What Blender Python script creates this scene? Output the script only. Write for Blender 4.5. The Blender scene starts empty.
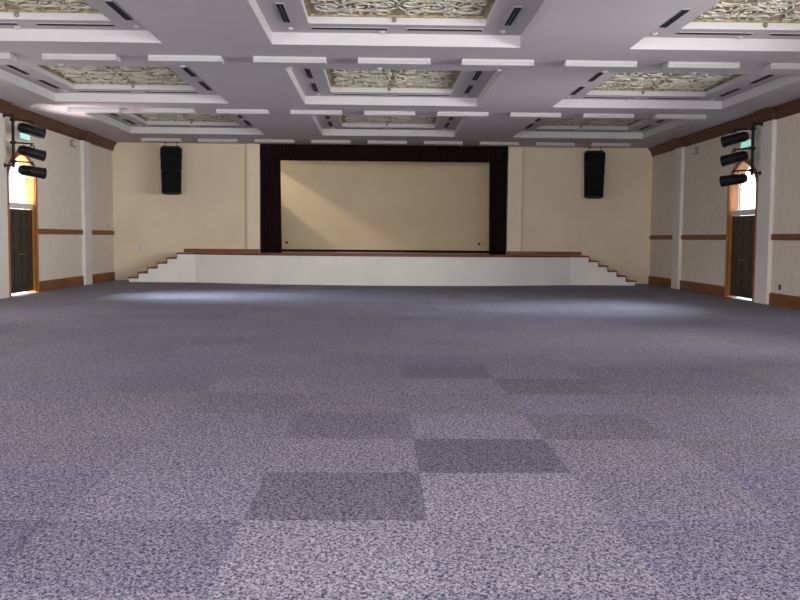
import bpy, bmesh, math, random
from mathutils import Vector, Matrix
from mathutils.geometry import tessellate_polygon
random.seed(7)
C = bpy.context.scene.collection
PI = math.pi
R = math.radians

# ------------------------------------------------------------------ dimensions (metres; camera stands at x=0, y=0)
XL, XR, YB, YR, H = -9.27, 9.61, 31.84, -4.0, 4.775
XM = 0.17                      # centre line of the hall
STAGE_Z = 1.0
CX = [-5.74, 0.275, 6.3]       # coffer columns
CY = [13.13, 19.95, 26.6]      # coffer rows
CHX, CHY = 2.09, 2.33          # half size of a coffer
RISE1, RISE2, SHELF = 0.20, 0.14, 0.66
ROWNAME = ['nearest row', 'middle row', 'row nearest the stage']
COLNAME = ['left-hand', 'centre', 'right-hand']

# ------------------------------------------------------------------ helpers
def link(o, parent=None):
    C.objects.link(o)
    if parent is not None:
        o.parent = parent
    return o

def obj(name, bm, mats, parent=None, loc=None, smooth=False):
    me = bpy.data.meshes.new(name)
    bmesh.ops.recalc_face_normals(bm, faces=bm.faces)
    bm.to_mesh(me); bm.free()
    for m in (mats if isinstance(mats, (list, tuple)) else [mats]):
        me.materials.append(m)
    if smooth:
        for p in me.polygons: p.use_smooth = True
    o = bpy.data.objects.new(name, me)
    if loc is not None: o.location = loc
    return link(o, parent)

def tag(o, label=None, cat=None, group=None, kind=None):
    if label: o['label'] = label
    if cat: o['category'] = cat
    if group: o['group'] = group
    if kind: o['kind'] = kind
    return o

def thing(name, label, cat, loc=(0, 0, 0), rotz=0, group=None):
    o = bpy.data.objects.new(name, None)
    o.empty_display_size = 0.1
    o.location = loc; o.rotation_euler = (0, 0, rotz)
    C.objects.link(o)
    return tag(o, label, cat, group)

def struct(name, bm, mats, parent=None, label=None):
    o = obj(name, bm, mats, parent)
    if parent is None: o['kind'] = 'structure'
    if label: o['label'] = label
    return o

def copy_tree(o, parent=None):
    c = o.copy(); C.objects.link(c)
    if parent is not None: c.parent = parent
    for ch in [x for x in o.children]:
        copy_tree(ch, c)
    return c

def box(bm, x0, x1, y0, y1, z0, z1, bev=0.0, mi=0, mat=None):
    vs = [bm.verts.new((x, y, z)) for z in (z0, z1) for y in (y0, y1) for x in (x0, x1)]
    fs = [(0, 2, 3, 1), (4, 5, 7, 6), (0, 1, 5, 4), (2, 6, 7, 3), (0, 4, 6, 2), (1, 3, 7, 5)]
    faces = [bm.faces.new([vs[i] for i in f]) for f in fs]
    if bev > 0:
        es = list({e for f in faces for e in f.edges})
        r = bmesh.ops.bevel(bm, geom=es, offset=bev, segments=2, profile=0.5, affect='EDGES')
        faces = list({f for f in r['faces']} | {f for f in faces if f.is_valid})
        vs = list({v for f in faces for v in f.verts})
    for f in faces: f.material_index = mi
    if mat is not None:
        bmesh.ops.transform(bm, matrix=mat, verts=vs)
    return faces

def cyl(bm, p0, p1, r0, r1=None, n=16, caps=True, mi=0):
    p0, p1 = Vector(p0), Vector(p1)
    r1 = r0 if r1 is None else r1
    d = (p1 - p0).normalized()
    u = d.orthogonal().normalized(); v = d.cross(u)
    ra, rb = [], []
    for i in range(n):
        a = 2 * PI * i / n
        w = u * math.cos(a) + v * math.sin(a)
        ra.append(bm.verts.new(p0 + w * r0)); rb.append(bm.verts.new(p1 + w * r1))
    fs = [bm.faces.new((ra[i], ra[(i + 1) % n], rb[(i + 1) % n], rb[i])) for i in range(n)]
    if caps:
        fs.append(bm.faces.new(ra[::-1])); fs.append(bm.faces.new(rb))
    for f in fs: f.material_index = mi

def lathe(bm, origin, axis, prof, n=24):
    """prof: list of (distance along axis, radius)"""
    o = Vector(origin); d = Vector(axis).normalized()
    u = d.orthogonal().normalized(); v = d.cross(u)
    rings = []
    for t, r in prof:
        if r < 1e-5:
            rings.append([bm.verts.new(o + d * t)])
        else:
            rings.append([bm.verts.new(o + d * t + (u * math.cos(2 * PI * i / n) + v * math.sin(2 * PI * i / n)) * r) for i in range(n)])
    for a, b in zip(rings, rings[1:]):
        for i in range(n):
            j = (i + 1) % n
            q = [a[i % len(a)], a[j % len(a)], b[j % len(b)], b[i % len(b)]]
            q2 = []
            for w in q:
                if w not in q2: q2.append(w)
            if len(q2) > 2: bm.faces.new(q2)

def tube(bm, pts, r, n=6, r_end=None):
    pts = [Vector(p) for p in pts]
    rings = []
    N = len(pts)
    up = Vector((0, 0, 1))
    for i, p in enumerate(pts):
        d = (pts[min(i + 1, N - 1)] - pts[max(i - 1, 0)]).normalized()
        s = d.cross(up)
        s = d.orthogonal().normalized() if s.length < 1e-4 else s.normalized()
        w = s.cross(d)
        rr = r if r_end is None else r + (r_end - r) * i / (N - 1)
        rings.append([bm.verts.new(p + (s * math.cos(2 * PI * k / n) + w * math.sin(2 * PI * k / n)) * rr) for k in range(n)])
    for a, b in zip(rings, rings[1:]):
        for k in range(n):
            bm.faces.new((a[k], a[(k + 1) % n], b[(k + 1) % n], b[k]))
    bm.faces.new(rings[0][::-1]); bm.faces.new(rings[-1])

def prism(bm, outline, axis, a, b, mi=0):
    """extrude a 2D outline between a and b along axis ('x': outline is (y,z); 'y': (x,z); 'z': (x,y))"""
    def P(u, v, t):
        return {'x': (t, u, v), 'y': (u, t, v), 'z': (u, v, t)}[axis]
    A = [bm.verts.new(P(u, v, a)) for u, v in outline]
    B = [bm.verts.new(P(u, v, b)) for u, v in outline]
    n = len(outline)
    fs = []
    for tri in tessellate_polygon([[Vector((u, v, 0)) for u, v in outline]]):
        fs.append(bm.faces.new([A[i] for i in tri])); fs.append(bm.faces.new([B[i] for i in reversed(tri)]))
    for i in range(n):
        fs.append(bm.faces.new((A[i], B[i], B[(i + 1) % n], A[(i + 1) % n])))
    for f in fs: f.material_index = mi

# ------------------------------------------------------------------ materials
def new_mat(name):
    m = bpy.data.materials.new(name); m.use_nodes = True
    nt = m.node_tree
    b = nt.nodes['Principled BSDF']
    return m, nt, b

def mat(name, col, rough=0.6, var=0.08, scale=6.0, metal=0.0, bump=0.0, bscale=80.0, spec=0.4, stretch=(1, 1, 1), detail=4):
    m, nt, b = new_mat(name)
    N, L = nt.nodes, nt.links
    tc = N.new('ShaderNodeTexCoord'); mp = N.new('ShaderNodeMapping')
    mp.inputs['Scale'].default_value = stretch
    L.new(tc.outputs['Object'], mp.inputs['Vector'])
    ns = N.new('ShaderNodeTexNoise'); ns.inputs['Scale'].default_value = scale; ns.inputs['Detail'].default_value = detail
    L.new(mp.outputs[0], ns.inputs['Vector'])
    rp = N.new('ShaderNodeValToRGB')
    lo = [max(0, c * (1 - var)) for c in col]; hi = [min(1, c * (1 + var)) for c in col]
    rp.color_ramp.elements[0].position = 0.3; rp.color_ramp.elements[1].position = 0.7
    rp.color_ramp.elements[0].color = (*lo, 1); rp.color_ramp.elements[1].color = (*hi, 1)
    L.new(ns.outputs['Fac'], rp.inputs['Fac']); L.new(rp.outputs['Color'], b.inputs['Base Color'])
    b.inputs['Roughness'].default_value = rough; b.inputs['Metallic'].default_value = metal
    b.inputs['Specular IOR Level'].default_value = spec
    if bump > 0:
        n2 = N.new('ShaderNodeTexNoise'); n2.inputs['Scale'].default_value = bscale; n2.inputs['Detail'].default_value = 3
        L.new(tc.outputs['Object'], n2.inputs['Vector'])
        bp = N.new('ShaderNodeBump'); bp.inputs['Strength'].default_value = bump; bp.inputs['Distance'].default_value = 0.02
        L.new(n2.outputs['Fac'], bp.inputs['Height']); L.new(bp.outputs['Normal'], b.inputs['Normal'])
    return m

def wood(name, dark, light, rough=0.4, scale=3.0, stretch=(1, 1, 8)):
    m, nt, b = new_mat(name)
    N, L = nt.nodes, nt.links
    tc = N.new('ShaderNodeTexCoord'); mp = N.new('ShaderNodeMapping'); mp.inputs['Scale'].default_value = stretch
    L.new(tc.outputs['Object'], mp.inputs['Vector'])
    ns = N.new('ShaderNodeTexNoise'); ns.inputs['Scale'].default_value = scale; ns.inputs['Detail'].default_value = 6
    ns.inputs['Distortion'].default_value = 0.8
    L.new(mp.outputs[0], ns.inputs['Vector'])
    rp = N.new('ShaderNodeValToRGB')
    rp.color_ramp.elements[0].position = 0.32; rp.color_ramp.elements[1].position = 0.7
    rp.color_ramp.elements[0].color = (*dark, 1); rp.color_ramp.elements[1].color = (*light, 1)
    L.new(ns.outputs['Fac'], rp.inputs['Fac']); L.new(rp.outputs['Color'], b.inputs['Base Color'])
    b.inputs['Roughness'].default_value = rough; b.inputs['Specular IOR Level'].default_value = 0.35
    return m

def carpet_mat():
    m, nt, b = new_mat('loop_pile_carpet')
    N, L = nt.nodes, nt.links
    tc = N.new('ShaderNodeTexCoord')
    mp = N.new('ShaderNodeMapping'); mp.inputs['Scale'].default_value = (1.0, 0.75, 1); mp.inputs['Rotation'].default_value = (0, 0, 0.5)
    L.new(tc.outputs['Object'], mp.inputs['Vector'])
    ns = N.new('ShaderNodeTexNoise'); ns.inputs['Scale'].default_value = 64; ns.inputs['Detail'].default_value = 2.5
    ns.inputs['Roughness'].default_value = 0.6; ns.inputs['Distortion'].default_value = 0.9
    L.new(mp.outputs[0], ns.inputs['Vector'])
    rp = N.new('ShaderNodeValToRGB')
    e = rp.color_ramp.elements
    e[0].position = 0.38; e[0].color = (*CARPET_DARK, 1)
    e[1].position = 0.60; e[1].color = (*CARPET_LIGHT, 1)
    k = e.new(0.47); k.color = (*CARPET_MID, 1)
    L.new(ns.outputs['Fac'], rp.inputs['Fac'])
    # broad wear
    n2 = N.new('ShaderNodeTexNoise'); n2.inputs['Scale'].default_value = 0.35; n2.inputs['Detail'].default_value = 3
    L.new(tc.outputs['Object'], n2.inputs['Vector'])
    mr = N.new('ShaderNodeMapRange'); mr.inputs['To Min'].default_value = 0.9; mr.inputs['To Max'].default_value = 1.1
    L.new(n2.outputs['Fac'], mr.inputs['Value'])
    at = N.new('ShaderNodeAttribute'); at.attribute_name = 'tile_tone'
    ml = N.new('ShaderNodeMath'); ml.operation = 'MULTIPLY'
    L.new(mr.outputs[0], ml.inputs[0]); L.new(at.outputs['Fac'], ml.inputs[1])
    mx = N.new('ShaderNodeVectorMath'); mx.operation = 'SCALE'
    L.new(rp.outputs['Color'], mx.inputs[0]); L.new(ml.outputs[0], mx.inputs['Scale'])
    ab = N.new('ShaderNodeAttribute'); ab.attribute_name = 'tile_blue'
    hm = N.new('ShaderNodeMix'); hm.data_type = 'RGBA'; hm.blend_type = 'MULTIPLY'
    L.new(ab.outputs['Fac'], hm.inputs['Factor']); L.new(mx.outputs[0], hm.inputs['A']); hm.inputs['B'].default_value = (0.82, 0.84, 1.0, 1)
    L.new(hm.outputs['Result'], b.inputs['Base Color'])
    b.inputs['Roughness'].default_value = 0.75; b.inputs['Specular IOR Level'].default_value = 0.15
    bp = N.new('ShaderNodeBump'); bp.inputs['Strength'].default_value = 0.25; bp.inputs['Distance'].default_value = 0.01
    L.new(ns.outputs['Fac'], bp.inputs['Height']); L.new(bp.outputs['Normal'], b.inputs['Normal'])
    return m

CARPET_DARK, CARPET_MID, CARPET_LIGHT = (0.032, 0.036, 0.076), (0.158, 0.164, 0.200), (0.435, 0.40, 0.447)
M_CARPET = carpet_mat()
M_CEIL = mat('white_ceiling_paint', (0.50, 0.455, 0.482), 0.7, 0.03, 2.0, bump=0.05)
M_BAND = mat('white_coffer_paint', (0.55, 0.525, 0.535), 0.6, 0.03, 2.0)
M_CREAM = mat('cream_wall_paint', (0.70, 0.59, 0.425), 0.65, 0.05, 0.9, bump=0.06)
M_SIDE = mat('grey_textured_wall_panels', (0.64, 0.575, 0.485), 0.75, 0.10, 5.0, bump=0.25, bscale=40, stretch=(3, 3, 0.6))
M_PIL = mat('pale_pilaster_paint', (0.66, 0.62, 0.56), 0.65, 0.04, 1.5)
M_SURR = mat('light_cream_surround_paint', (0.76, 0.655, 0.49), 0.6, 0.03, 0.9)
M_STAGEFRONT = mat('off_white_stage_front_paint', (0.75, 0.745, 0.69), 0.6, 0.06, 0.8)
M_BACKDROP = mat('beige_stage_backdrop', (0.745, 0.615, 0.41), 0.75, 0.05, 0.6)
M_WOOD = wood('red_brown_wood_trim', (0.12, 0.036, 0.007), (0.225, 0.075, 0.014), 0.42, 2.0, (1, 1, 6))
M_CROWN = wood('dark_brown_wood_cornice', (0.055, 0.022, 0.010), (0.115, 0.045, 0.019), 0.5, 2.0, (1, 1, 6))
M_NOSE = wood('red_wood_nosing', (0.15, 0.020, 0.008), (0.25, 0.042, 0.014), 0.4, 2.0, (1, 1, 3))
M_JAMB = wood('orange_brown_door_frame_wood', (0.26, 0.10, 0.025), (0.42, 0.17, 0.045), 0.4, 2.0, (6, 6, 1))
M_DOOR = wood('dark_door_wood', (0.016, 0.009, 0.006), (0.034, 0.019, 0.011), 0.4, 2.0, (6, 6, 1))
M_DECK = wood('tan_stage_floor_boards', (0.30, 0.24, 0.17), (0.42, 0.34, 0.25), 0.5, 1.5, (6, 1, 1))
M_BLACK = mat('black_satin_metal', (0.006, 0.006, 0.007), 0.5, 0.2, 8.0, spec=0.2)
M_CAB = mat('black_speaker_paint', (0.005, 0.006, 0.005), 0.6, 0.25, 20.0, bump=0.2, bscale=200, spec=0.12)
M_GRILLE = mat('black_perforated_grille', (0.003, 0.005, 0.004), 0.7, 0.5, 120.0, spec=0.1)
M_CURT = mat('black_maroon_velvet', (0.015, 0.007, 0.007), 0.9, 0.3, 12.0, spec=0.1)
M_WHITE = mat('white_enamel', (0.47, 0.45, 0.46), 0.45, 0.02, 4.0)
M_DIFF = mat('white_lamp_diffuser', (0.47, 0.45, 0.46), 0.5, 0.02, 4.0)
M_SLOT = mat('black_air_slot', (0.008, 0.008, 0.008), 0.8, 0.2, 10.0)
M_GREYD = mat('grey_plastic', (0.22, 0.21, 0.21), 0.5, 0.05, 10.0)
M_PLATE = mat('pale_plastic_plate', (0.72, 0.68, 0.58), 0.45, 0.02, 10.0)
M_BROWNP = mat('dark_brown_plastic', (0.05, 0.03, 0.02), 0.5, 0.05, 10.0)
M_SCROLL = mat('off_white_plaster_scroll', (0.57, 0.535, 0.455), 0.55, 0.06, 6.0)
M_GILT = mat('olive_gold_panel', (0.33, 0.275, 0.16), 0.6, 0.45, 9.0, bump=0.3, bscale=25, detail=6)
M_GROUND = mat('pale_concrete_ground', (0.62, 0.60, 0.57), 0.8, 0.05, 2.0)
M_EXT = mat('outer_wall_render', (0.5, 0.5, 0.5), 0.8, 0.05, 2.0)
M_MULL = mat('grey_window_bar_paint', (0.42, 0.42, 0.42), 0.5, 0.05, 3.0)
M_TRANS = mat('pale_transom_paint', (0.60, 0.58, 0.52), 0.5, 0.05, 3.0)

def glass_mat():
    m, nt, b = new_mat('clear_window_glass')
    N, L = nt.nodes, nt.links
    out = N['Material Output']
    tr = N.new('ShaderNodeBsdfTransparent'); tr.inputs[0].default_value = (0.93, 0.95, 1.0, 1)
    gl = N.new('ShaderNodeBsdfGlossy'); gl.inputs['Roughness'].default_value = 0.03
    mx = N.new('ShaderNodeMixShader')
    mx.inputs[0].default_value = 0.06; L.new(tr.outputs[0], mx.inputs[1]); L.new(gl.outputs[0], mx.inputs[2])
    L.new(mx.outputs[0], out.inputs['Surface'])
    return m
M_GLASS = glass_mat()

def emit_mat(name, col, strength):
    m, nt, b = new_mat(name)
    b.inputs['Base Color'].default_value = (*col, 1)
    b.inputs['Emission Color'].default_value = (*col, 1)
    b.inputs['Emission Strength'].default_value = strength
    return m
M_EXIT = emit_mat('pale_green_lit_sign', (0.40, 0.78, 0.68), 0.6)
M_EXITW = emit_mat('white_lit_sign', (0.75, 0.95, 0.95), 0.6)

# ------------------------------------------------------------------ floor (carpet tiles about a metre square)
TS, TX, TY = 1.013, 0.278, 4.876
def build_floor():
    bm = bmesh.new()
    i0, i1 = math.floor((XL - TX) / TS), math.ceil((XR - TX) / TS)
    j0, j1 = math.floor((YR - TY) / TS), math.ceil((YB - TY) / TS)
    tones, blues = [], []
    fixed_b = {(-2, -1): 0.6, (-3, -1): 0.9, (1, -1): 0.6, (2, -1): 0.7, (-2, 0): 0.4, (-3, 0): 0.6, (0, -1): 0.1, (-1, -1): 0.0, (0, 0): 0.0, (2, 0): 0.7, (3, 0): 0.7, (0, 1): 0.35, (-1, 0): 0.3, (-1, 2): 0.3}
    fixed = {(-1, 0): 0.70, (0, 1): 0.66, (-1, 2): 0.80, (0, 0): 1.10, (-1, -1): 1.08, (0, -1): 0.99, (-2, 0): 1.02, (-2, -1): 0.88,
             (-1, 1): 1.0, (1, 0): 0.93, (1, 1): 0.98, (0, 2): 1.04, (1, -1): 0.90, (2, -1): 0.80, (3, -1): 0.8, (2, 1): 0.86, (3, 1): 0.9, (3, 0): 0.85, (2, 0): 0.9, (1, 2): 0.80, (0, 3): 0.9,
             (0, 4): 1.0, (-3, -1): 0.74, (-3, 0): 0.9, (-3, 1): 0.92, (0, 5): 0.8, (1, 4): 0.76, (-2, 1): 1.0, (2, 4): 0.85, (-2, 3): 0.85}
    xs = [max(XL, min(XR, TX + i * TS)) for i in range(i0, i1 + 1)]
    ys = [max(YR, min(YB, TY + j * TS)) for j in range(j0, j1 + 1)]
    V = [[bm.verts.new((x, y, 0)) for y in ys] for x in xs]
    for a in range(len(xs) - 1):
        for c in range(len(ys) - 1):
            bm.faces.new((V[a][c], V[a + 1][c], V[a + 1][c + 1], V[a][c + 1]))
            blues.append(fixed_b.get((a + i0, c + j0), random.uniform(0.0, 0.5)))
            tones.append(fixed.get((a + i0, c + j0), random.uniform(0.90, 1.03)))
    # thickness of the slab below the carpet
    nfa = len(tones)
    box(bm, XL - 0.3, XR + 0.3, YR - 0.3, YB + 4.0, -0.25, -0.004)
    tones += [1.0] * (len(bm.faces) - nfa); blues += [0.0] * (len(bm.faces) - nfa)
    me = bpy.data.meshes.new('floor'); bm.to_mesh(me); bm.free()
    me.materials.append(M_CARPET)
    at = me.attributes.new('tile_tone', 'FLOAT', 'FACE')
    at.data.foreach_set('value', tones)
    at = me.attributes.new('tile_blue', 'FLOAT', 'FACE')
    at.data.foreach_set('value', blues)
    o = bpy.data.objects.new('floor', me); C.objects.link(o); o['kind'] = 'structure'
    o['label'] = 'mottled lilac grey carpet tiles'
build_floor()

# ------------------------------------------------------------------ ceiling with nine coffers
def build_ceiling():
    bm = bmesh.new()
    xs, ys = [XL], [YR]
    for c in CX: xs += [c - CHX, c + CHX]
    for c in CY: ys += [c - CHY, c + CHY]
    xs.append(XR); ys.append(YB)
    def quad(a, b, c, d, mi=0):
        f = bm.faces.new([bm.verts.new(p) for p in (a, b, c, d)]); f.material_index = mi
    def ring(x0, x1, y0, y1, za, X0, X1, Y0, Y1, zb, mi):
        A = [(x0, y0, za), (x1, y0, za), (x1, y1, za), (x0, y1, za)]
        B = [(X0, Y0, zb), (X1, Y0, zb), (X1, Y1, zb), (X0, Y1, zb)]
        for i in range(4):
            j = (i + 1) % 4
            quad(A[i], A[j], B[j], B[i], mi)
    for i in range(len(xs) - 1):
        for j in range(len(ys) - 1):
            x0, x1, y0, y1 = xs[i], xs[i + 1], ys[j], ys[j + 1]
            if i % 2 == 1 and j % 2 == 1:
                z1 = H + RISE1; z2 = z1 + RISE2; s = SHELF
                ring(x0, x1, y0, y1, H, x0, x1, y0, y1, z1, 1)
                ring(x0, x1, y0, y1, z1, x0 + s, x1 - s, y0 + s, y1 - s, z1, 0)
                ring(x0 + s, x1 - s, y0 + s, y1 - s, z1, x0 + s, x1 - s, y0 + s, y1 - s, z2, 1)
            else:
                quad((x0, y0, H), (x1, y0, H), (x1, y1, H), (x0, y1, H), 0)
    bmesh.ops.remove_doubles(bm, verts=bm.verts, dist=1e-4)
    o = struct('ceiling', bm, [M_CEIL, M_BAND])
    o['label'] = 'white ceiling with nine stepped square coffers'
    bm = bmesh.new()
    box(bm, XL - 0.3, XR + 0.3, YR - 0.3, YB + 0.3, 5.45, 5.7); box(bm, -5.4, 5.7, YB + 0.3, YB + 3.7, 5.45, 5.7)
    struct('roof_slab', bm, M_EXT)
build_ceiling()

# decorated panels at the top of the coffers
def spiral(cx, cy, r0, turns, a0, dirn, n=30):
    pts = []
    for i in range(n):
        t = i / (n - 1)
        a = a0 + dirn * turns * 2 * PI * t
        r = r0 * (1 - t) ** 0.8 + 0.015
        pts.append((cx + r * math.cos(a), cy + r * math.sin(a)))
    return pts

def scroll_bm(hx, hy):
    bm = bmesh.new()
    z = -0.012
    rn = random.Random(3)
    base = []
    base.append((spiral(0.42, 0.40, 0.34, 1.6, PI, -1), 0.030))
    base.append((spiral(1.02, 0.42, 0.28, 1.5, PI * 1.1, 1), 0.028))
    base.append((spiral(0.55, 1.05, 0.32, 1.6, -PI * 0.5, 1), 0.030))
    base.append((spiral(1.08, 1.12, 0.26, 1.5, PI * 0.9, -1), 0.026))
    base.append((spiral(0.20, 0.88, 0.17, 1.3, 0.0, 1), 0.024))
    base.append((spiral(0.80, 0.76, 0.17, 1.4, PI * 0.3, -1), 0.024))
    base.append((spiral(1.24, 0.80, 0.13, 1.3, PI * 0.6, 1), 0.022))
    base.append((spiral(0.26, 1.42, 0.18, 1.4, PI * 0.2, -1), 0.024))
    base.append((spiral(0.82, 1.46, 0.17, 1.4, PI * 1.2, 1), 0.024))
    # sweeping stems that tie the scrolls together
    base.append(([(0.02 + 1.3 * t, 0.10 + 0.12 * math.sin(t * 7)) for t in [i / 24 for i in range(25)]], 0.024))
    base.append(([(0.08 + 0.10 * math.sin(t * 8), 0.05 + 1.5 * t) for t in [i / 24 for i in range(25)]], 0.024))
    base.append(([(0.1 + 1.2 * t, 0.15 + 1.35 * t ** 1.4 + 0.08 * math.sin(t * 12)) for t in [i / 24 for i in range(25)]], 0.022))
    base.append(([(0.2 + 1.1 * t, 0.62 + 0.10 * math.sin(t * 9 + 1)) for t in [i / 24 for i in range(25)]], 0.020))
    base.append(([(0.2 + 1.1 * t, 1.28 + 0.09 * math.sin(t * 9)) for t in [i / 24 for i in range(25)]], 0.020))
    for sx in (-1, 1):
        for sy in (-1, 1):
            for pts, r in base:
                tube(bm, [(sx * x, sy * y, z) for x, y in pts if abs(x) < hx - 0.04 and abs(y) < hy - 0.04], r * 0.85, 5, r * 0.5)
            for k in range(46):   # small leaves
                x, y, a = rn.uniform(0.1, hx - 0.15), rn.uniform(0.1, hy - 0.15), rn.uniform(0, PI)
                dx, dy = math.cos(a) * 0.07, math.sin(a) * 0.07
                tube(bm, [(sx * (x - dx), sy * (y - dy), z), (sx * x, sy * y, z - 0.012), (sx * (x + dx), sy * (y + dy), z)], 0.011, 5, 0.016)
    return bm

IHX, IHY = CHX - SHELF, CHY - SHELF
def panels():
    bm = bmesh.new()
    box(bm, -IHX, IHX, -IHY, IHY, 0.0, 0.04)
    root = thing('ceiling_panel', 'x', 'ceiling panel', group='ornate panels in the ceiling coffers')
    obj('backing', bm, M_GILT, root)
    bm = bmesh.new()
    for a, b, c, d in ((-IHX, IHX, -IHY, -IHY + .05), (-IHX, IHX, IHY - .05, IHY), (-IHX, -IHX + .05, -IHY + .05, IHY - .05), (IHX - .05, IHX, -IHY + .05, IHY - .05)):
        box(bm, a, b, c, d, -0.03, 0.0)
    obj('border', bm, M_GILT, root)
    obj('scrollwork', scroll_bm(IHX, IHY), M_SCROLL, root, smooth=True)
    for r in range(3):
        for c in range(3):
            o = root if (r, c) == (0, 0) else copy_tree(root)
            o.location = (CX[c], CY[r], H + RISE1 + RISE2)
            o['label'] = 'ornate gilt scrollwork panel in the %s ceiling coffer of the %s' % (COLNAME[c], ROWNAME[r])
panels()

# long black double air slots on the coffer shelves
def slots():
    z = H + RISE1
    root = thing('air_slot', 'x', 'air vent', group='black air slots in the coffers')
    L2 = 0.55
    bm = bmesh.new()
    for y0 in (-0.085, 0.012):
        box(bm, -L2, L2, y0, y0 + 0.073, -0.018, 0.0)
    obj('opening', bm, M_SLOT, root)
    bm = bmesh.new()
    box(bm, -L2 - .02, L2 + .02, -0.1, -0.085, -0.008, 0); box(bm, -L2 - .02, L2 + .02, 0.085, 0.1, -0.008, 0)
    box(bm, -L2 - .02, L2 + .02, -0.012, 0.012, -0.008, 0)
    box(bm, -L2 - .02, -L2, -0.085, 0.085, -0.008, 0); box(bm, L2, L2 + .02, -0.085, 0.085, -0.008, 0)
    obj('frame', bm, M_CEIL, root)
    first = True
    for r in range(3):
        for c in range(3):
            spots = []
            for sx, sn in ((-1, 'left'), (1, 'right')):
                for sy, yn in ((-1, 'viewer'), (1, 'stage')):
                    spots.append((sx * (CHX - SHELF / 2), sy * 0.9 + 0.1, PI / 2, '%s side towards %s,' % (sn, yn)))
            for sx, sn in ((-1, 'left'), (1, 'right')):
                spots.append((sx * 0.78, CHY - SHELF / 2 - 0.05, 0, 'far side, %s half,' % sn))
            for dx, dy, rz, n in spots:
                if r == 0 and '%s' % n.endswith('viewer,') and CY[r] + dy < 12.9:
                    continue
                o = root if first else copy_tree(root); first = False
                o.location = (CX[c] + dx, CY[r] + dy, z); o.rotation_euler = (0, 0, rz)
                o.scale = (1, 0.6, 1)
                o['label'] = 'black air slot, %s %s coffer, %s' % (n, COLNAME[c], ROWNAME[r])
                if rz == 0:      # the far slots are narrower and a little longer
                    o.scale = (1.12, 0.5, 1)
slots()

# small white downlights beside each coffer, dark sensor on its inner far face
def downlights():
    root = thing('downlight', 'x', 'downlight', group='small white downlights around the coffers')
    bm = bmesh.new()
    lathe(bm, (0, 0, 0), (0, 0, -1), [(0, 0.06), (0.014, 0.06), (0.024, 0.05), (0.024, 0.04), (0.012, 0.036)], 16)
    obj('trim_ring', bm, M_WHITE, root, smooth=False)
    bm = bmesh.new()
    lathe(bm, (0, 0, -0.012), (0, 0, -1), [(0, 0.036), (0.014, 0.03), (0.022, 0.018), (0.025, 0.0)], 16)
    obj('bulb', bm, M_DIFF, root, smooth=True)
    first = True
    for r in range(3):
        for c in range(3):
            s = CHX - SHELF / 2
            sp = [(-s, CHY - 0.3, H + RISE1, 'far left corner'), (s, CHY - 0.3, H + RISE1, 'far right corner'), (-0.25, CHY - 0.12, H + RISE1, 'middle of far side')]
            if r > 0:
                sp += [(-CHX + 0.1, -CHY - 0.12, H, 'near left corner'), (CHX - 0.1, -CHY - 0.12, H, 'near right corner'), (-0.3, -CHY - 0.12, H, 'middle of near side')]
            for dx, dy, z, n in sp:
                o = root if first else copy_tree(root); first = False
                o.location = (CX[c] + dx, CY[r] + dy, z)
                o['label'] = 'small white downlight, %s of %s coffer, %s' % (n, COLNAME[c], ROWNAME[r])
    first = True
    for r in range(3):
        for c in range(3):
            if first:
                bm = bmesh.new()
                lathe(bm, (0, 0, 0), (0, -1, 0), [(0, 0.04), (0.02, 0.04), (0.04, 0.025), (0.048, 0.0)], 14)
                o = obj('ceiling_sensor', bm, M_GREYD, smooth=True); first = False; s0 = o
            else:
                o = s0.copy(); C.objects.link(o)
            o.location = (CX[c] - 0.05, CY[r] + IHY, H + RISE1 + 0.07)
            tag(o, 'small dark round sensor on inner step of %s coffer, %s' % (COLNAME[c], ROWNAME[r]), 'sensor', 'dark sensors inside the coffers')
downlights()

# surface mounted fluorescent fittings, three rows across the hall
def fluorescents():
    root = thing('ceiling_light', 'x', 'ceiling light', group='white fluorescent fittings across the ceiling')
    bm = bmesh.new()
    box(bm, -0.65, 0.65, -0.16, 0.16, -0.05, 0.0, 0.008)
    obj('housing', bm, M_WHITE, root)
    bm = bmesh.new()
    prism(bm, [(-0.15, -0.05), (-0.12, -0.10), (0.12, -0.10), (0.15, -0.05)], 'x', -0.63, 0.63)
    obj('diffuser', bm, M_DIFF, root)
    for s in (-1, 1):
        bm = bmesh.new(); box(bm, s * 0.64 - 0.012, s * 0.64 + 0.012, -0.155, 0.155, -0.105, -0.045, 0.004)
        obj('end_cap', bm, M_WHITE, root)
    ys = [16.62, 23.42, 30.45]
    rn = ['nearest row', 'middle row', 'row above the stage front']
    ordn = ['first', 'second', 'third', 'fourth', 'fifth', 'sixth', 'seventh', 'eighth', 'ninth']
    first = True
    for r, y in enumerate(ys):
        for k in range(-4, 5):
            o = root if first else copy_tree(root); first = False
            o.location = (0.25 + 1.87 * k, y, H)
            o['label'] = 'white fluorescent ceiling fitting, %s from left in the %s' % (ordn[k + 4], rn[r])
fluorescents()

# ------------------------------------------------------------------ walls
DY0, DY1, DZS, DZA = 22.88, 24.68, 2.98, 3.66       # arched door opening
def arch(y0, y1, z0, zs, za, n=14):
    """outline of an arched opening, from (y0,z0) up and over to (y1,z0)"""
    a = (y1 - y0) / 2; m = (y0 + y1) / 2
    pts = [(y0, z0)]
    up = []
    for i in range(n + 1):
        t = i / n
        up.append((a * (1 - t ** 1.8) ** 0.72, zs + (za - zs) * t))
    for w, z in up[:-1]: pts.append((m - w, z))
    pts.append((m, za))
    for w, z in reversed(up[:-1]): pts.append((m + w, z))
    pts.append((y1, z0))
    return pts

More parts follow.
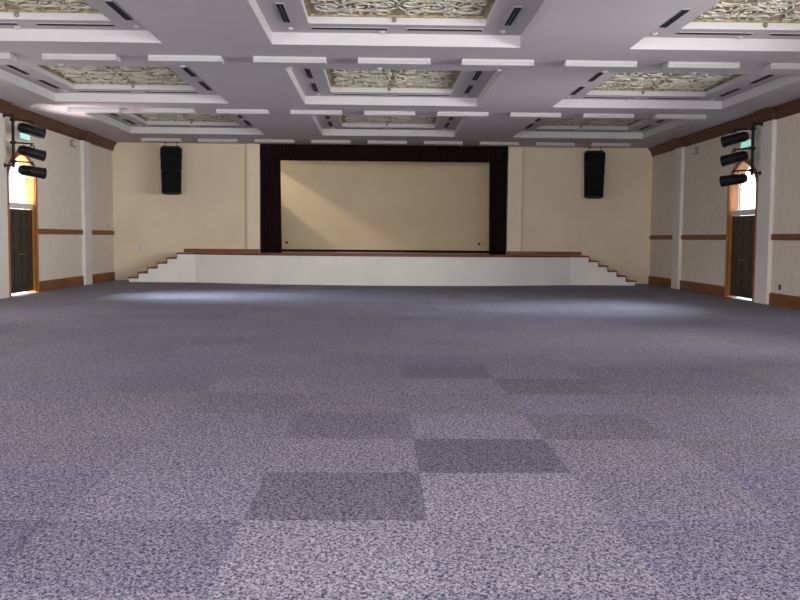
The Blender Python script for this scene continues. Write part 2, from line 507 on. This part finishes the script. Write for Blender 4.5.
WT = 0.30
PP = 0.10
PILS = ((28.5, 29.15), (21.9, 22.62), (15.2, 15.9), (8.5, 9.2))
SIDE_OPENINGS = ((16.4, 18.2), (9.7, 11.5), (3.0, 4.8))     # unseen arched openings, added to let in side fill light
def side_wall(name, x, sgn):
    out = [(YR, 0.0)] + [p for w in sorted(SIDE_OPENINGS) for p in arch(w[0], w[1], 0.0, DZS, DZA)] + arch(DY0, DY1, 0.0, DZS, DZA) + [(YB, 0.0), (YB, 5.45), (YR, 5.45)]
    bm = bmesh.new()
    prism(bm, out, 'x', x, x + sgn * WT)
    w = struct(name, bm, M_SIDE)
    for y0, y1 in SIDE_OPENINGS:      # infill under the added openings, trims their light on the floor
        bm = bmesh.new()
        box(bm, min(x, x + sgn * WT), max(x, x + sgn * WT), y0, y1, 0, 1.7)
        struct('window_sill', bm, M_SIDE, w)
    for y0, y1 in PILS:
        bm = bmesh.new()
        box(bm, min(x, x - sgn * PP), max(x, x - sgn * PP), y0, y1, 0, H)
        struct('pilaster', bm, M_PIL, w)
side_wall('wall_left', XL, -1)
side_wall('wall_right', XR, 1)

def runs(cut_door):
    cuts = sorted(list(PILS) + ([(DY0 - 0.13, DY1 + 0.13)] + list(SIDE_OPENINGS) if cut_door else []))
    y = YR; out = []
    for a, b in cuts:
        if a > y: out.append((y, a))
        y = b
    out.append((y, YB))
    return [(a, b) for a, b in out if b - a > 0.02]

def wall_trims():
    n = 0
    for side, x, s in (('left', XL, 1), ('right', XR, -1)):
        bm = bmesh.new()
        for a, b in runs(True):
            prism(bm, [(0, 0.0), (s * 0.035, 0.0), (s * 0.035, 0.25), (s * 0.02, 0.293), (0, 0.293)], 'y', a, b)
        for v in bm.verts: v.co.x += x
        o = struct('baseboard_' + side, bm, M_WOOD)
        o['label'] = 'brown wooden baseboard along the %s wall' % side
        bm = bmesh.new()
        for a, b in runs(True):
            box(bm, min(x, x + s * .04), max(x, x + s * .04), a, b, 1.575, 1.725, 0.008)
        n += 1
        struct('trim_%d' % n, bm, M_WOOD, label='brown wooden chair rail along the %s wall' % side)
        bm = bmesh.new()
        def prof(off):
            return [(x + s * u, z) for u, z in ((0, H - .29), (off + .04, H - .29), (off + .05, H - .2), (off + .10, H - .1), (off + .16, H - .05), (off + .16, H), (0, H))]
        edges = []
        y = YR
        for a, b in sorted(PILS):
            edges += [(y, a, 0.0), (a - .05, b + .05, PP)]; y = b
        edges.append((y, YB, 0.0))
        for a, b, off in edges:
            prism(bm, prof(off), 'y', a, b)
        n += 1
        struct('trim_%d' % n, bm, M_CROWN, label='dark wooden cornice at the top of the %s wall' % side)
wall_trims()

# back wall with the stage opening
PX0, PX1, PZ = -4.16, 4.50, 4.735
bm = bmesh.new()
prism(bm, [(XL - WT, 0), (PX0, 0), (PX0, PZ), (PX1, PZ), (PX1, 0), (XR + WT, 0), (XR + WT, 5.45), (XL - WT, 5.45)], 'y', YB, YB + 0.3)
struct('wall_back', bm, M_CREAM)
for k, (a, b, sd) in enumerate(((PX0 - .44, PX0, 'left'), (PX1, PX1 + .50, 'right'))):
    bm = bmesh.new()
    box(bm, a, b, YB - 0.13, YB, STAGE_Z, H - 0.001, 0.008)
    struct('trim_%d' % (5 + k), bm, M_SURR, label='cream flat surround on the %s of the stage opening' % sd)
for k, (a, b, sd) in enumerate(((-6.82, PX0 - .44, 'left'), (PX1 + .50, 7.16, 'right'))):
    bm = bmesh.new()
    box(bm, a, b, YB - 0.03, YB, STAGE_Z, STAGE_Z + 0.12)
    t0, t1 = (b, PX0) if sd == 'left' else (PX1, a)
    box(bm, t0, t1, YB - 0.16, YB - 0.13, STAGE_Z, STAGE_Z + 0.12)
    struct('baseboard_back_' + sd, bm, M_WOOD)
# rear wall behind the viewer, with three wide unseen openings added for the light from behind
bm = bmesh.new()
RW = [(-7.6, -3.2), (-2.03, 2.37), (3.54, 7.94)]
xs = [XL - WT] + [v for w in RW for v in w] + [XR + WT]
for i in range(0, len(xs), 2): box(bm, xs[i], xs[i + 1], YR - 0.3, YR, 0, 5.45)
for a, b in RW:
    box(bm, a, b, YR - 0.3, YR, 0, 0.5); box(bm, a, b, YR - 0.3, YR, 3.9, 5.45)
struct('wall_rear', bm, M_CREAM)
# ground outside
bm = bmesh.new()
box(bm, XL - 14, XL - WT, YR - 10, YB + 8, -0.3, -0.02); box(bm, XR + WT, XR + 14, YR - 10, YB + 8, -0.3, -0.02)
struct('ground', bm, M_GROUND)

# stage house behind the opening
SX0, SX1, SYB = -5.2, 5.5, 35.2
bm = bmesh.new()
box(bm, SX0, SX1, SYB, SYB + 0.2, 0.0, 5.45)
struct('wall_stage_back', bm, M_BACKDROP)
bm = bmesh.new()
box(bm, SX0 - 0.2, SX0, YB + 0.3, 33.4, 0, 5.45); box(bm, SX0 - 0.2, SX0, 33.4, SYB + 0.2, 0, 4.0)
box(bm, SX0 - 0.2, SX0, 33.4, SYB + 0.2, 5.02, 5.45)      # leaves a high unseen opening, added to shape the beam on the backdrop
box(bm, SX1, SX1 + 0.2, YB + 0.3, SYB + 0.2, 0, 5.45)
struct('wall_stage_side', bm, M_CREAM)
bm = bmesh.new()
box(bm, PX0, PX1, YB - 0.004, YB + 0.3, 0, STAGE_Z); box(bm, SX0, SX1, YB + 0.3, SYB, 0, STAGE_Z)
struct('floor_stage', bm, M_DECK)
bm = bmesh.new()
box(bm, SX0, SX1, SYB - 0.03, SYB, STAGE_Z, STAGE_Z + 0.085)
struct('baseboard_stage', bm, M_CURT)

# ------------------------------------------------------------------ arched doors and the windows over them
def arched_door(n, x, s, side):
    """s: direction from wall face outwards"""
    d = thing('door_%d' % n, None, None); d['kind'] = 'structure'
    d['label'] = 'dark panelled double door in the arched opening of the %s wall' % side
    zt = 2.22
    ym = (DY0 + DY1) / 2
    for y0, y1, hs in ((DY0 + 0.03, ym - 0.004, 1), (ym + 0.004, DY1 - 0.03, -1)):
        bm = bmesh.new()
        xa, xb = x + s * 0.075, x + s * 0.125
        box(bm, min(xa, xb), max(xa, xb), y0, y1, 0.05, zt, 0.004)
        w = y1 - y0
        for i in range(2):
            for (za, zb) in ((0.22, 0.62), (0.72, 1.22), (1.32, 1.72), (1.80, 2.12)):
                a = y0 + w * (0.12 + 0.42 * i); b = a + w * 0.34
                xi = x + s * 0.058
                box(bm, min(xa, xi), max(xa, xi), a, b, za, zb, 0.012)
        leaf = obj('door_leaf', bm, M_DOOR, d)
        bm = bmesh.new()
        hy = (y1 - 0.06) if hs == 1 else (y0 + 0.06)
        cyl(bm, (x + s * 0.075, hy, 1.05), (x + s * 0.015, hy, 1.05), 0.012, n=10)
        cyl(bm, (x + s * 0.015, hy, 1.05), (x + s * 0.015, hy - hs * 0.12, 1.05), 0.011, n=10)
        obj('handle', bm, M_GREYD, leaf)
    # jamb lining and face casing as one frame
    bm = bmesh.new()
    inn = arch(DY0 + 0.03, DY1 - 0.03, 0.0, DZS, DZA - 0.03)
    wallo = arch(DY0, DY1, 0.0, DZS, DZA)
    cas = arch(DY0 - 0.10, DY1 + 0.10, 0.0, DZS, DZA + 0.11)
    def strip(A, B, xa, xb):
        n_ = len(A)
        va = [[bm.verts.new((xx, p[0], p[1])) for p in P] for P in (A, B) for xx in (xa, xb)]
        for i in range(n_ - 1):
            for p, q in ((0, 1), (1, 3), (3, 2), (2, 0)):
                bm.faces.new((va[p][i], va[p][i + 1], va[q][i + 1], va[q][i]))
        for i in (0, n_ - 1):
            bm.faces.new((va[0][i], va[1][i], va[3][i], va[2][i]))
    strip(inn, wallo, x - s * 0.02, x + s * 0.28)
    strip(inn, cas, x - s * 0.035, x - s * 0.0005)
    obj('frame', bm, M_JAMB, d)
    # window over the door
    w = thing('window_%d' % n, None, None); w['kind'] = 'structure'
    w['label'] = 'bright arched window over the door in the %s wall' % side
    bm = bmesh.new()
    xa, xb = x + s * 0.05, x + s * 0.15
    box(bm, min(xa, xb), max(xa, xb), DY0 + 0.03, DY1 - 0.03, zt + 0.01, zt + 0.155, 0.006)
    obj('transom', bm, M_TRANS, w)
    g = arch(DY0 + 0.035, DY1 - 0.035, zt + 0.155, DZS, DZA - 0.035)
    bm = bmesh.new()
    prism(bm, g, 'x', x + s * 0.10, x + s * 0.106)
    obj('pane', bm, M_GLASS, w)
    bm = bmesh.new()
    def bar(p, q, r):
        cyl(bm, (x + s * 0.102, p[0], p[1]), (x + s * 0.102, q[0], q[1]), r, n=8)
    bar((DY1 - 0.33, zt + 0.15), (DY1 - 0.33, DZS + 0.42), 0.016)
    bar((ym, DZA - 0.08), (DY0 + 0.5, zt + 0.16), 0.009)
    bar((DY1 - 0.34, 3.05), (DY0 + 0.55, zt + 0.16), 0.009)
    bar((ym - 0.62, DZS + 0.12), (DY0 + 0.3, zt + 0.16), 0.008)
    obj('glazing_bar', bm, M_MULL, w)
arched_door(1, XL, -1, 'left')
arched_door(2, XR, 1, 'right')

# ------------------------------------------------------------------ stage
ST0, ST1 = XM - 6.97, XM + 6.97
ARC = 6.35
def front_y(x):
    u = (x - XM)
    if abs(u) >= ARC: return 30.62
    return 29.40 + 1.22 * (u / ARC) ** 2
def build_stage():
    root = thing('stage', 'raised stage with bowed off-white front and red nosing below the curtained opening', 'stage', (XM, 31.0, 0))
    xs = [ST0] + [XM - ARC + 2 * ARC * i / 48 for i in range(49)] + [ST1]
    def loc(bm):
        for v in bm.verts: v.co -= Vector((XM, 31.0, 0))
        return bm
    # fascia
    bm = bmesh.new()
    out = [(x, front_y(x)) for x in xs] + [(x, front_y(x) + 0.08) for x in reversed(xs)]
    prism(bm, out, 'z', 0.0, STAGE_Z - 0.055)
    obj('front_panel', loc(bm), M_STAGEFRONT, root)
    # deck: out to the back wall, then on through the opening
    bm = bmesh.new()
    out = [(x, front_y(x)) for x in xs] + [(ST1, YB - 0.004), (ST0, YB - 0.004)]
    prism(bm, out, 'z', STAGE_Z - 0.05, STAGE_Z)
    obj('deck', loc(bm), M_DECK, root)
    bm = bmesh.new()
    out = [(x, front_y(x) - 0.03) for x in xs] + [(x, front_y(x) + 0.05) for x in reversed(xs)]
    prism(bm, out, 'z', STAGE_Z - 0.055, STAGE_Z + 0.004)
    obj('nosing', loc(bm), M_NOSE, root)
    # stairs at both ends, built against the back wall
    RH, TR = STAGE_Z / 6, 0.322
    for sgn, xe, side in ((-1, ST0, 'left'), (1, ST1, 'right')):
        st = thing('stage_steps', 'five off-white steps with red nosings climbing to the %s end of the stage' % side, 'steps', (xe, 31.2, 0), 0, 'steps at the ends of the stage')
        for k in range(5):
            z = STAGE_Z - RH * (k + 1)
            a, b = sgn * TR * k, sgn * TR * (k + 1)
            bm = bmesh.new()
            box(bm, min(a, b), max(a, b), 30.62 - 31.2, YB - 0.006 - 31.2, 0, z - 0.045)
            stp = obj('step', bm, M_STAGEFRONT, st)
            bm = bmesh.new()
            a2, b2 = (a, b + sgn * 0.025)
            box(bm, min(a2, b2), max(a2, b2), 30.59 - 31.2, YB - 0.006 - 31.2, z - 0.045, z, 0.0)
            obj('nosing', bm, M_NOSE, stp)
            # red strip up the riser edge
            bm = bmesh.new()
            zz = z + RH - (0.055 if k == 0 else 0.045)
            box(bm, min(a, a + sgn * 0.03), max(a, a + sgn * 0.035), 30.60 - 31.2, YB - 0.006 - 31.2, z, zz)
            obj('riser', bm, M_NOSE, stp)
build_stage()

# ------------------------------------------------------------------ curtains
def curtain_bm(w_top, w_bot, z0, z1, folds, depth, inner, nz=10):
    """hanging pleated cloth, x from 0 to w; inner=+1 means the free edge is at large x"""
    bm = bmesh.new()
    n = folds * 6
    rn = random.Random(folds)
    amp = [depth * rn.uniform(0.6, 1.0) for _ in range(folds + 1)]
    front, back = [], []
    for j in range(nz + 1):
        t = j / nz; z = z0 + (z1 - z0) * t
        w = w_bot + (w_top - w_bot) * t
        f, b = [], []
        for i in range(n + 1):
            u = i / n
            x = u * w if inner > 0 else w_top - w + u * w
            y = amp[min(folds, int(u * folds))] * (0.5 - 0.5 * math.cos(u * folds * 2 * PI))
            f.append(bm.verts.new((x, -y, z))); b.append(bm.verts.new((x, -y + 0.02, z)))
        front.append(f); back.append(b)
    for j in range(nz):
        for i in range(n):
            bm.faces.new((front[j][i], front[j][i + 1], front[j + 1][i + 1], front[j + 1][i]))
            bm.faces.new((back[j][i], back[j + 1][i], back[j + 1][i + 1], back[j][i + 1]))
        bm.faces.new((front[j][0], front[j + 1][0], back[j + 1][0], back[j][0]))
        bm.faces.new((front[j][n], back[j][n], back[j + 1][n], front[j + 1][n]))
    for i in range(n):
        bm.faces.new((front[0][i], back[0][i], back[0][i + 1], front[0][i + 1]))
        bm.faces.new((front[nz][i], front[nz][i + 1], back[nz][i + 1], back[nz][i]))
    return bm
o = obj('stage_curtain', curtain_bm(0.69, 0.74, STAGE_Z + 0.001, PZ - 0.002, 6, 0.09, 1), M_CURT, loc=(PX0 + .001, YB + 0.10, 0), smooth=True)
tag(o, 'black pleated curtain leg hanging at the left side of the stage opening', 'curtain', 'black stage curtains')
o = obj('stage_curtain', curtain_bm(0.64, 0.60, STAGE_Z + 0.001, PZ - 0.002, 6, 0.09, -1), M_CURT, loc=(PX1 - 0.641, YB + 0.10, 0), smooth=True)
tag(o, 'black pleated curtain leg hanging at the right side of the stage opening', 'curtain', 'black stage curtains')
o = obj('stage_valance', curtain_bm(PX1 - PX0 - 0.002, PX1 - PX0 - 0.002, 4.215, H - 0.003, 60, 0.08, 1, 4), M_CURT, loc=(PX0 + .001, YB - 0.012, 0), smooth=True)
tag(o, 'dark maroon pleated valance across the top of the stage opening', 'curtain')

# ------------------------------------------------------------------ hanging line array loudspeakers
def line_array(label, x, rz):
    t = thing('loudspeaker', label, 'loudspeaker', (x, 31.3, 0), rz, 'hanging loudspeaker columns by the stage')
    z = 4.56
    bm = bmesh.new()
    box(bm, -0.30, 0.30, -0.16, 0.22, z, z + 0.05, 0.006)
    for sx in (-0.2, 0.2):
        cyl(bm, (sx, 0.05, z + 0.05), (sx, 0.05, H), 0.012, n=8)
    obj('rigging_frame', bm, M_BLACK, t)
    n = 4; hh = 0.385
    for k in range(n):
        tilt = R(-1.0 - 2.2 * k); sh = -0.016 * k * k
        w = 0.345 - 0.012 * k
        m = Matrix.Translation((0, sh, z - 0.012 - hh * (k + 0.5) - (0.014 if k >= 2 else 0))) @ Matrix.Rotation(tilt, 4, 'X')
        bm = bmesh.new()
        prism(bm, [(-w, -0.20), (w, -0.20), (w, 0.02), (w * 0.68, 0.24), (-w * 0.68, 0.24), (-w, 0.02)], 'z', -hh / 2 + 0.006, hh / 2 - 0.006)
        bmesh.ops.transform(bm, matrix=m, verts=bm.verts)
        cab = obj('cabinet', bm, M_CAB, t)
        bm = bmesh.new()
        box(bm, -w + 0.03, w - 0.03, -0.222, -0.20, -hh / 2 + 0.03, hh / 2 - 0.03, 0.008, mat=m)
        obj('grille', bm, M_GRILLE, cab)
        for s in (-1, 1):
            bm = bmesh.new()
            box(bm, s * w - 0.016, s * w + 0.016, -0.15, -0.03, -hh * 0.46, hh * 0.46, 0.004, mat=m)
            obj('rigging_link', bm, M_BLACK, cab)
line_array('black loudspeaker column hanging on the cream wall left of the stage', -7.12, R(14))
line_array('black loudspeaker column hanging on the cream wall right of the stage', 7.43, R(-14))

# ------------------------------------------------------------------ lighting booms and spotlights on the side walls
def boom(side, x, s, zs, extra):
    """s: direction from the wall into the hall; zs: heights of the lamp centres"""
    yb = 22.5
    xp = x + s * 0.32
    t = thing('lighting_pipe', 'black vertical pipe bracketed to the pilaster of the %s wall, carrying three lights' % side, 'pipe', (xp, yb, 0), 0, 'lighting pipes on the side walls')
    bm = bmesh.new(); cyl(bm, (0, 0, 3.19), (0, 0, 4.51), 0.036, n=14); obj('pole', bm, M_BLACK, t)
    for z in (3.245, 4.455):
        bm = bmesh.new()
        g = 0.32 - PP - 0.001
        box(bm, min(0, -s * g), max(0, -s * g), -0.02, 0.02, z - 0.02, z + 0.02)
        box(bm, min(-s * (g - .015), -s * g), max(-s * (g - .015), -s * g), -0.05, 0.05, z - 0.05, z + 0.05, 0.004)
        obj('wall_bracket', bm, M_BLACK, t)
    pos = ['topmost', 'middle', 'lowest']
    for k, z in enumerate(zs):
        lx, ly = x + s * 0.66, yb + 0.28
        d = Vector((s * 0.72, 0.66, -0.20 if k < 2 else -0.10)).normalized()
        L = thing('spotlight', 'black barrel spotlight, %s of three on the pipe by the %s wall' % (pos[k], side), 'spotlight', (lx, ly, z), 0, 'spotlights beside the %s door' % side)
        bm = bmesh.new()
        lathe(bm, -d * 0.32, d, [(0, 0.0), (0.0, 0.085), (0.03, 0.105), (0.22, 0.118), (0.225, 0.128), (0.58, 0.134), (0.60, 0.142), (0.63, 0.142), (0.63, 0.122), (0.60, 0.118), (0.60, 0.0)], 24)
        body = obj('barrel', bm, M_BLACK, L)
        bm = bmesh.new()
        for q in range(5):
            p = -d * (0.25 - 0.03 * q)
            lathe(bm, p, d, [(0, 0.10), (0, 0.128), (0.012, 0.128), (0.012, 0.10)], 24)
        obj('cooling_fin', bm, M_BLACK, body)
        bm = bmesh.new()
        lathe(bm, d * 0.27, d, [(0, 0.118), (0.012, 0.09), (0.02, 0.0)], 24)
        obj('lens', bm, M_GREYD, body, smooth=True)
        # yoke
        side_v = d.cross(Vector((0, 0, 1))).normalized()
        bm = bmesh.new()
        a = side_v * 0.15; up = Vector((0, 0, 0.165))
        tube(bm, [a, a + up, -a + up, -a], 0.014, 6)
        cyl(bm, up + Vector((0, 0, -0.005)), Vector((0, 0, 0.222)), 0.02, n=8)
        obj('yoke', bm, M_BLACK, L)
        bm = bmesh.new()
        e = Vector((xp - lx, yb - ly, 0)); u = e.normalized()
        cyl(bm, -u * 0.04 + Vector((0, 0, 0.222)), e - u * 0.037 + Vector((0, 0, 0.222)), 0.02, n=10)
        arm = obj('arm', bm, M_BLACK, L)
        bm = bmesh.new()
        m4 = Matrix.Translation(e + Vector((0, 0, 0.222)))
        for sg in (-1, 1): box(bm, sg * 0.037, sg * 0.055, -0.05, 0.05, -0.035, 0.035, mat=m4)
        box(bm, -0.037, 0.037, 0.037, 0.055, -0.035, 0.035, mat=m4); box(bm, -0.037, 0.037, -0.055, -0.037, -0.035, 0.035, mat=m4)
        obj('clamp', bm, M_BLACK, arm)
boom('left', XL, 1, (4.13, 3.58, 3.12), 0)
boom('right', XR, -1, (4.11, 3.63, 3.09), 0)

# ------------------------------------------------------------------ exit signs, small wall fittings
def exit_sign(side, x, s, yy, zz):
    t = thing('exit_sign', 'pale green lit exit sign on the wall above the %s arched door' % side, 'sign', (x, yy, zz), 0, 'exit signs above the doors')
    bm = bmesh.new(); box(bm, min(0, s * .05), max(0, s * .05), -0.34, 0.34, -0.10, 0.10, 0.008); obj('housing', bm, M_WHITE, t)
    bm = bmesh.new(); box(bm, min(s * .05, s * .056), max(s * .05, s * .056), -0.32, 0.32, -0.085, 0.085); obj('face', bm, M_EXIT, t)
exit_sign('left', XL, 1, 23.95, 4.12)
exit_sign('right', XR, -1, 23.6, 4.08)

def wall_box(side, x, s, y, z):
    t = thing('wall_speaker', 'small grey box fixed high on the %s wall beyond the door' % side, 'wall box', (x, y, z), 0, 'small grey boxes high on the side walls')
    bm = bmesh.new(); box(bm, min(0, s * .1), max(0, s * .1), -0.16, 0.16, -0.10, 0.10, 0.02); obj('case', bm, M_GREYD, t)
    bm = bmesh.new(); box(bm, min(s * .1, s * .106), max(s * .1, s * .106), -0.13, 0.13, -0.075, 0.075, 0.002); obj('front', bm, M_PIL, t)
wall_box('left', XL, 1, 27.67, 4.31)
wall_box('right', XR, -1, 27.39, 4.26)

def plate(name, label, cat, loc, hw, hh, face, m1, m2, group=None):
    """face: unit direction the plate looks"""
    t = thing(name, label, cat, loc, 0, group)
    rot = Matrix.Rotation(math.atan2(face[1], face[0]) + PI / 2, 4, 'Z')
    bm = bmesh.new(); box(bm, -hw, hw, -0.014, 0, -hh, hh, 0.003, mat=rot); obj('plate', bm, m1, t)
    return t, rot
t, rot = plate('switch_panel', 'pale light switch panel low on the cream wall above the left steps', 'switch', (-8.33, YB, 1.18), 0.075, 0.14, (0, -1), M_PLATE, M_WHITE)
for k in range(3):
    bm = bmesh.new(); box(bm, -0.05, 0.05, -0.022, -0.012, -0.11 + k * 0.075, -0.055 + k * 0.075, 0.003, mat=rot); obj('switch', bm, M_WHITE, t)
for nx, lab in ((-3.58, 'left'), (3.90, 'right')):
    t, rot = plate('wall_socket', 'dark socket low on the stage backdrop near the %s curtain' % lab, 'socket', (nx, SYB, 1.345), 0.045, 0.045, (0, -1), M_BROWNP, M_BLACK, 'dark sockets on the stage backdrop')
    bm = bmesh.new()
    for q in (-0.02, 0.02): cyl(bm, (q, -0.013, 0), (q, -0.018, 0), 0.008, n=8)
    obj('socket_hole', bm, M_BLACK, t)
t, rot = plate('wall_socket', 'small brown socket low on the right wall above the baseboard', 'socket', (XR, 21.39, 0.45), 0.05, 0.065, (-1, 0), M_BROWNP, M_BLACK)
bm = bmesh.new(); box(bm, -0.03, 0.03, -0.02, -0.012, -0.03, 0.03, 0.003, mat=rot); obj('socket_face', bm, M_BLACK, t)

# ------------------------------------------------------------------ light
def area(name, loc, target, sx, sy, power, col, spread=180):
    l = bpy.data.lights.new(name, 'AREA'); l.shape = 'RECTANGLE'; l.size = sx; l.size_y = sy
    l.energy = power; l.color = col; l.spread = R(spread)
    o = bpy.data.objects.new(name, l); o.location = loc
    o.rotation_euler = (Vector(target) - Vector(loc)).to_track_quat('-Z', 'Y').to_euler()
    C.objects.link(o); return o
for a, b in RW:   # lamps set in the added rear openings
    area('rear_window_daylight', ((a + b) / 2, YR - 0.15, 2.2), ((a + b) / 2, 10, 2.5), b - a, 3.3, 800 if a < 0 < b else (470 if a < 0 else 390), (1.0, 0.97, 0.99))
ymid = (DY0 + DY1) / 2
area('left_window_daylight', (XL - 4.0, ymid + 0.1, 5.0), (XL, ymid, 3.0), 3.6, 2.4, 900, (0.90, 0.96, 1.0), 60)
area('right_window_daylight', (XR + 4.0, ymid + 2.7, 5.0), (XR, ymid, 3.0), 3.6, 2.4, 700, (0.76, 0.86, 1.0), 60)
area('left_ground_bounce', (XL - 2.2, ymid, 0.6), (XL + 1.0, ymid, 4.6), 2.0, 2.0, 1300, (1.0, 0.84, 0.76))
area('stage_wing_daylight', (-9.6, 33.9, 7.55), (-5.2, 34.6, 4.9), 0.35, 0.35, 800, (1.0, 0.82, 0.70))  # lamp outside the added wing opening, throws the diagonal beam
for (y0, y1), pl, pr in zip(SIDE_OPENINGS, (60, 120, 80), (120, 180, 80)):  # added fill lamps in the unseen side openings
    ym_ = (y0 + y1) / 2
    area('left_side_daylight', (XL - 0.2, ym_, 2.6), (XL + 6, ym_ + 6, 2.9), 1.7, 1.8, pl, (1.0, 0.98, 0.97))
    area('right_side_daylight', (XR + 0.2, ym_, 2.6), (XR - 14, ym_ + 9, 2.9), 1.7, 1.8, pr, (1.0, 0.98, 0.96), 75)

w = bpy.data.worlds.new('sky'); bpy.context.scene.world = w; w.use_nodes = True
bg = w.node_tree.nodes['Background']; bg.inputs[0].default_value = (0.92, 0.95, 1.0, 1); bg.inputs[1].default_value = 4.0

# ------------------------------------------------------------------ camera
cam = bpy.data.cameras.new('camera'); cam.sensor_fit = 'HORIZONTAL'; cam.sensor_width = 36.0
cam.lens = 903.4 / 800 * 36; cam.clip_end = 200
co = bpy.data.objects.new('camera', cam); C.objects.link(co)
ya, pi_, ro = R(1.363), R(3.921), R(0.479)
F = Vector((math.sin(ya) * math.cos(pi_), math.cos(ya) * math.cos(pi_), -math.sin(pi_)))
R0 = Vector((math.cos(ya), -math.sin(ya), 0)); U0 = R0.cross(F)
Rc = R0 * math.cos(ro) + U0 * math.sin(ro); Uc = U0 * math.cos(ro) - R0 * math.sin(ro)
mw = Matrix((Rc, Uc, -F)).transposed().to_4x4(); mw.translation = (0, 0, 1.55)
co.matrix_world = mw
sc = bpy.context.scene
sc.camera = co
sc.view_settings.view_transform = 'Standard'; sc.view_settings.look = 'None'
sc.view_settings.gamma = 1.0; sc.view_settings.use_curve_mapping = False
sc.view_settings.exposure = 0.13
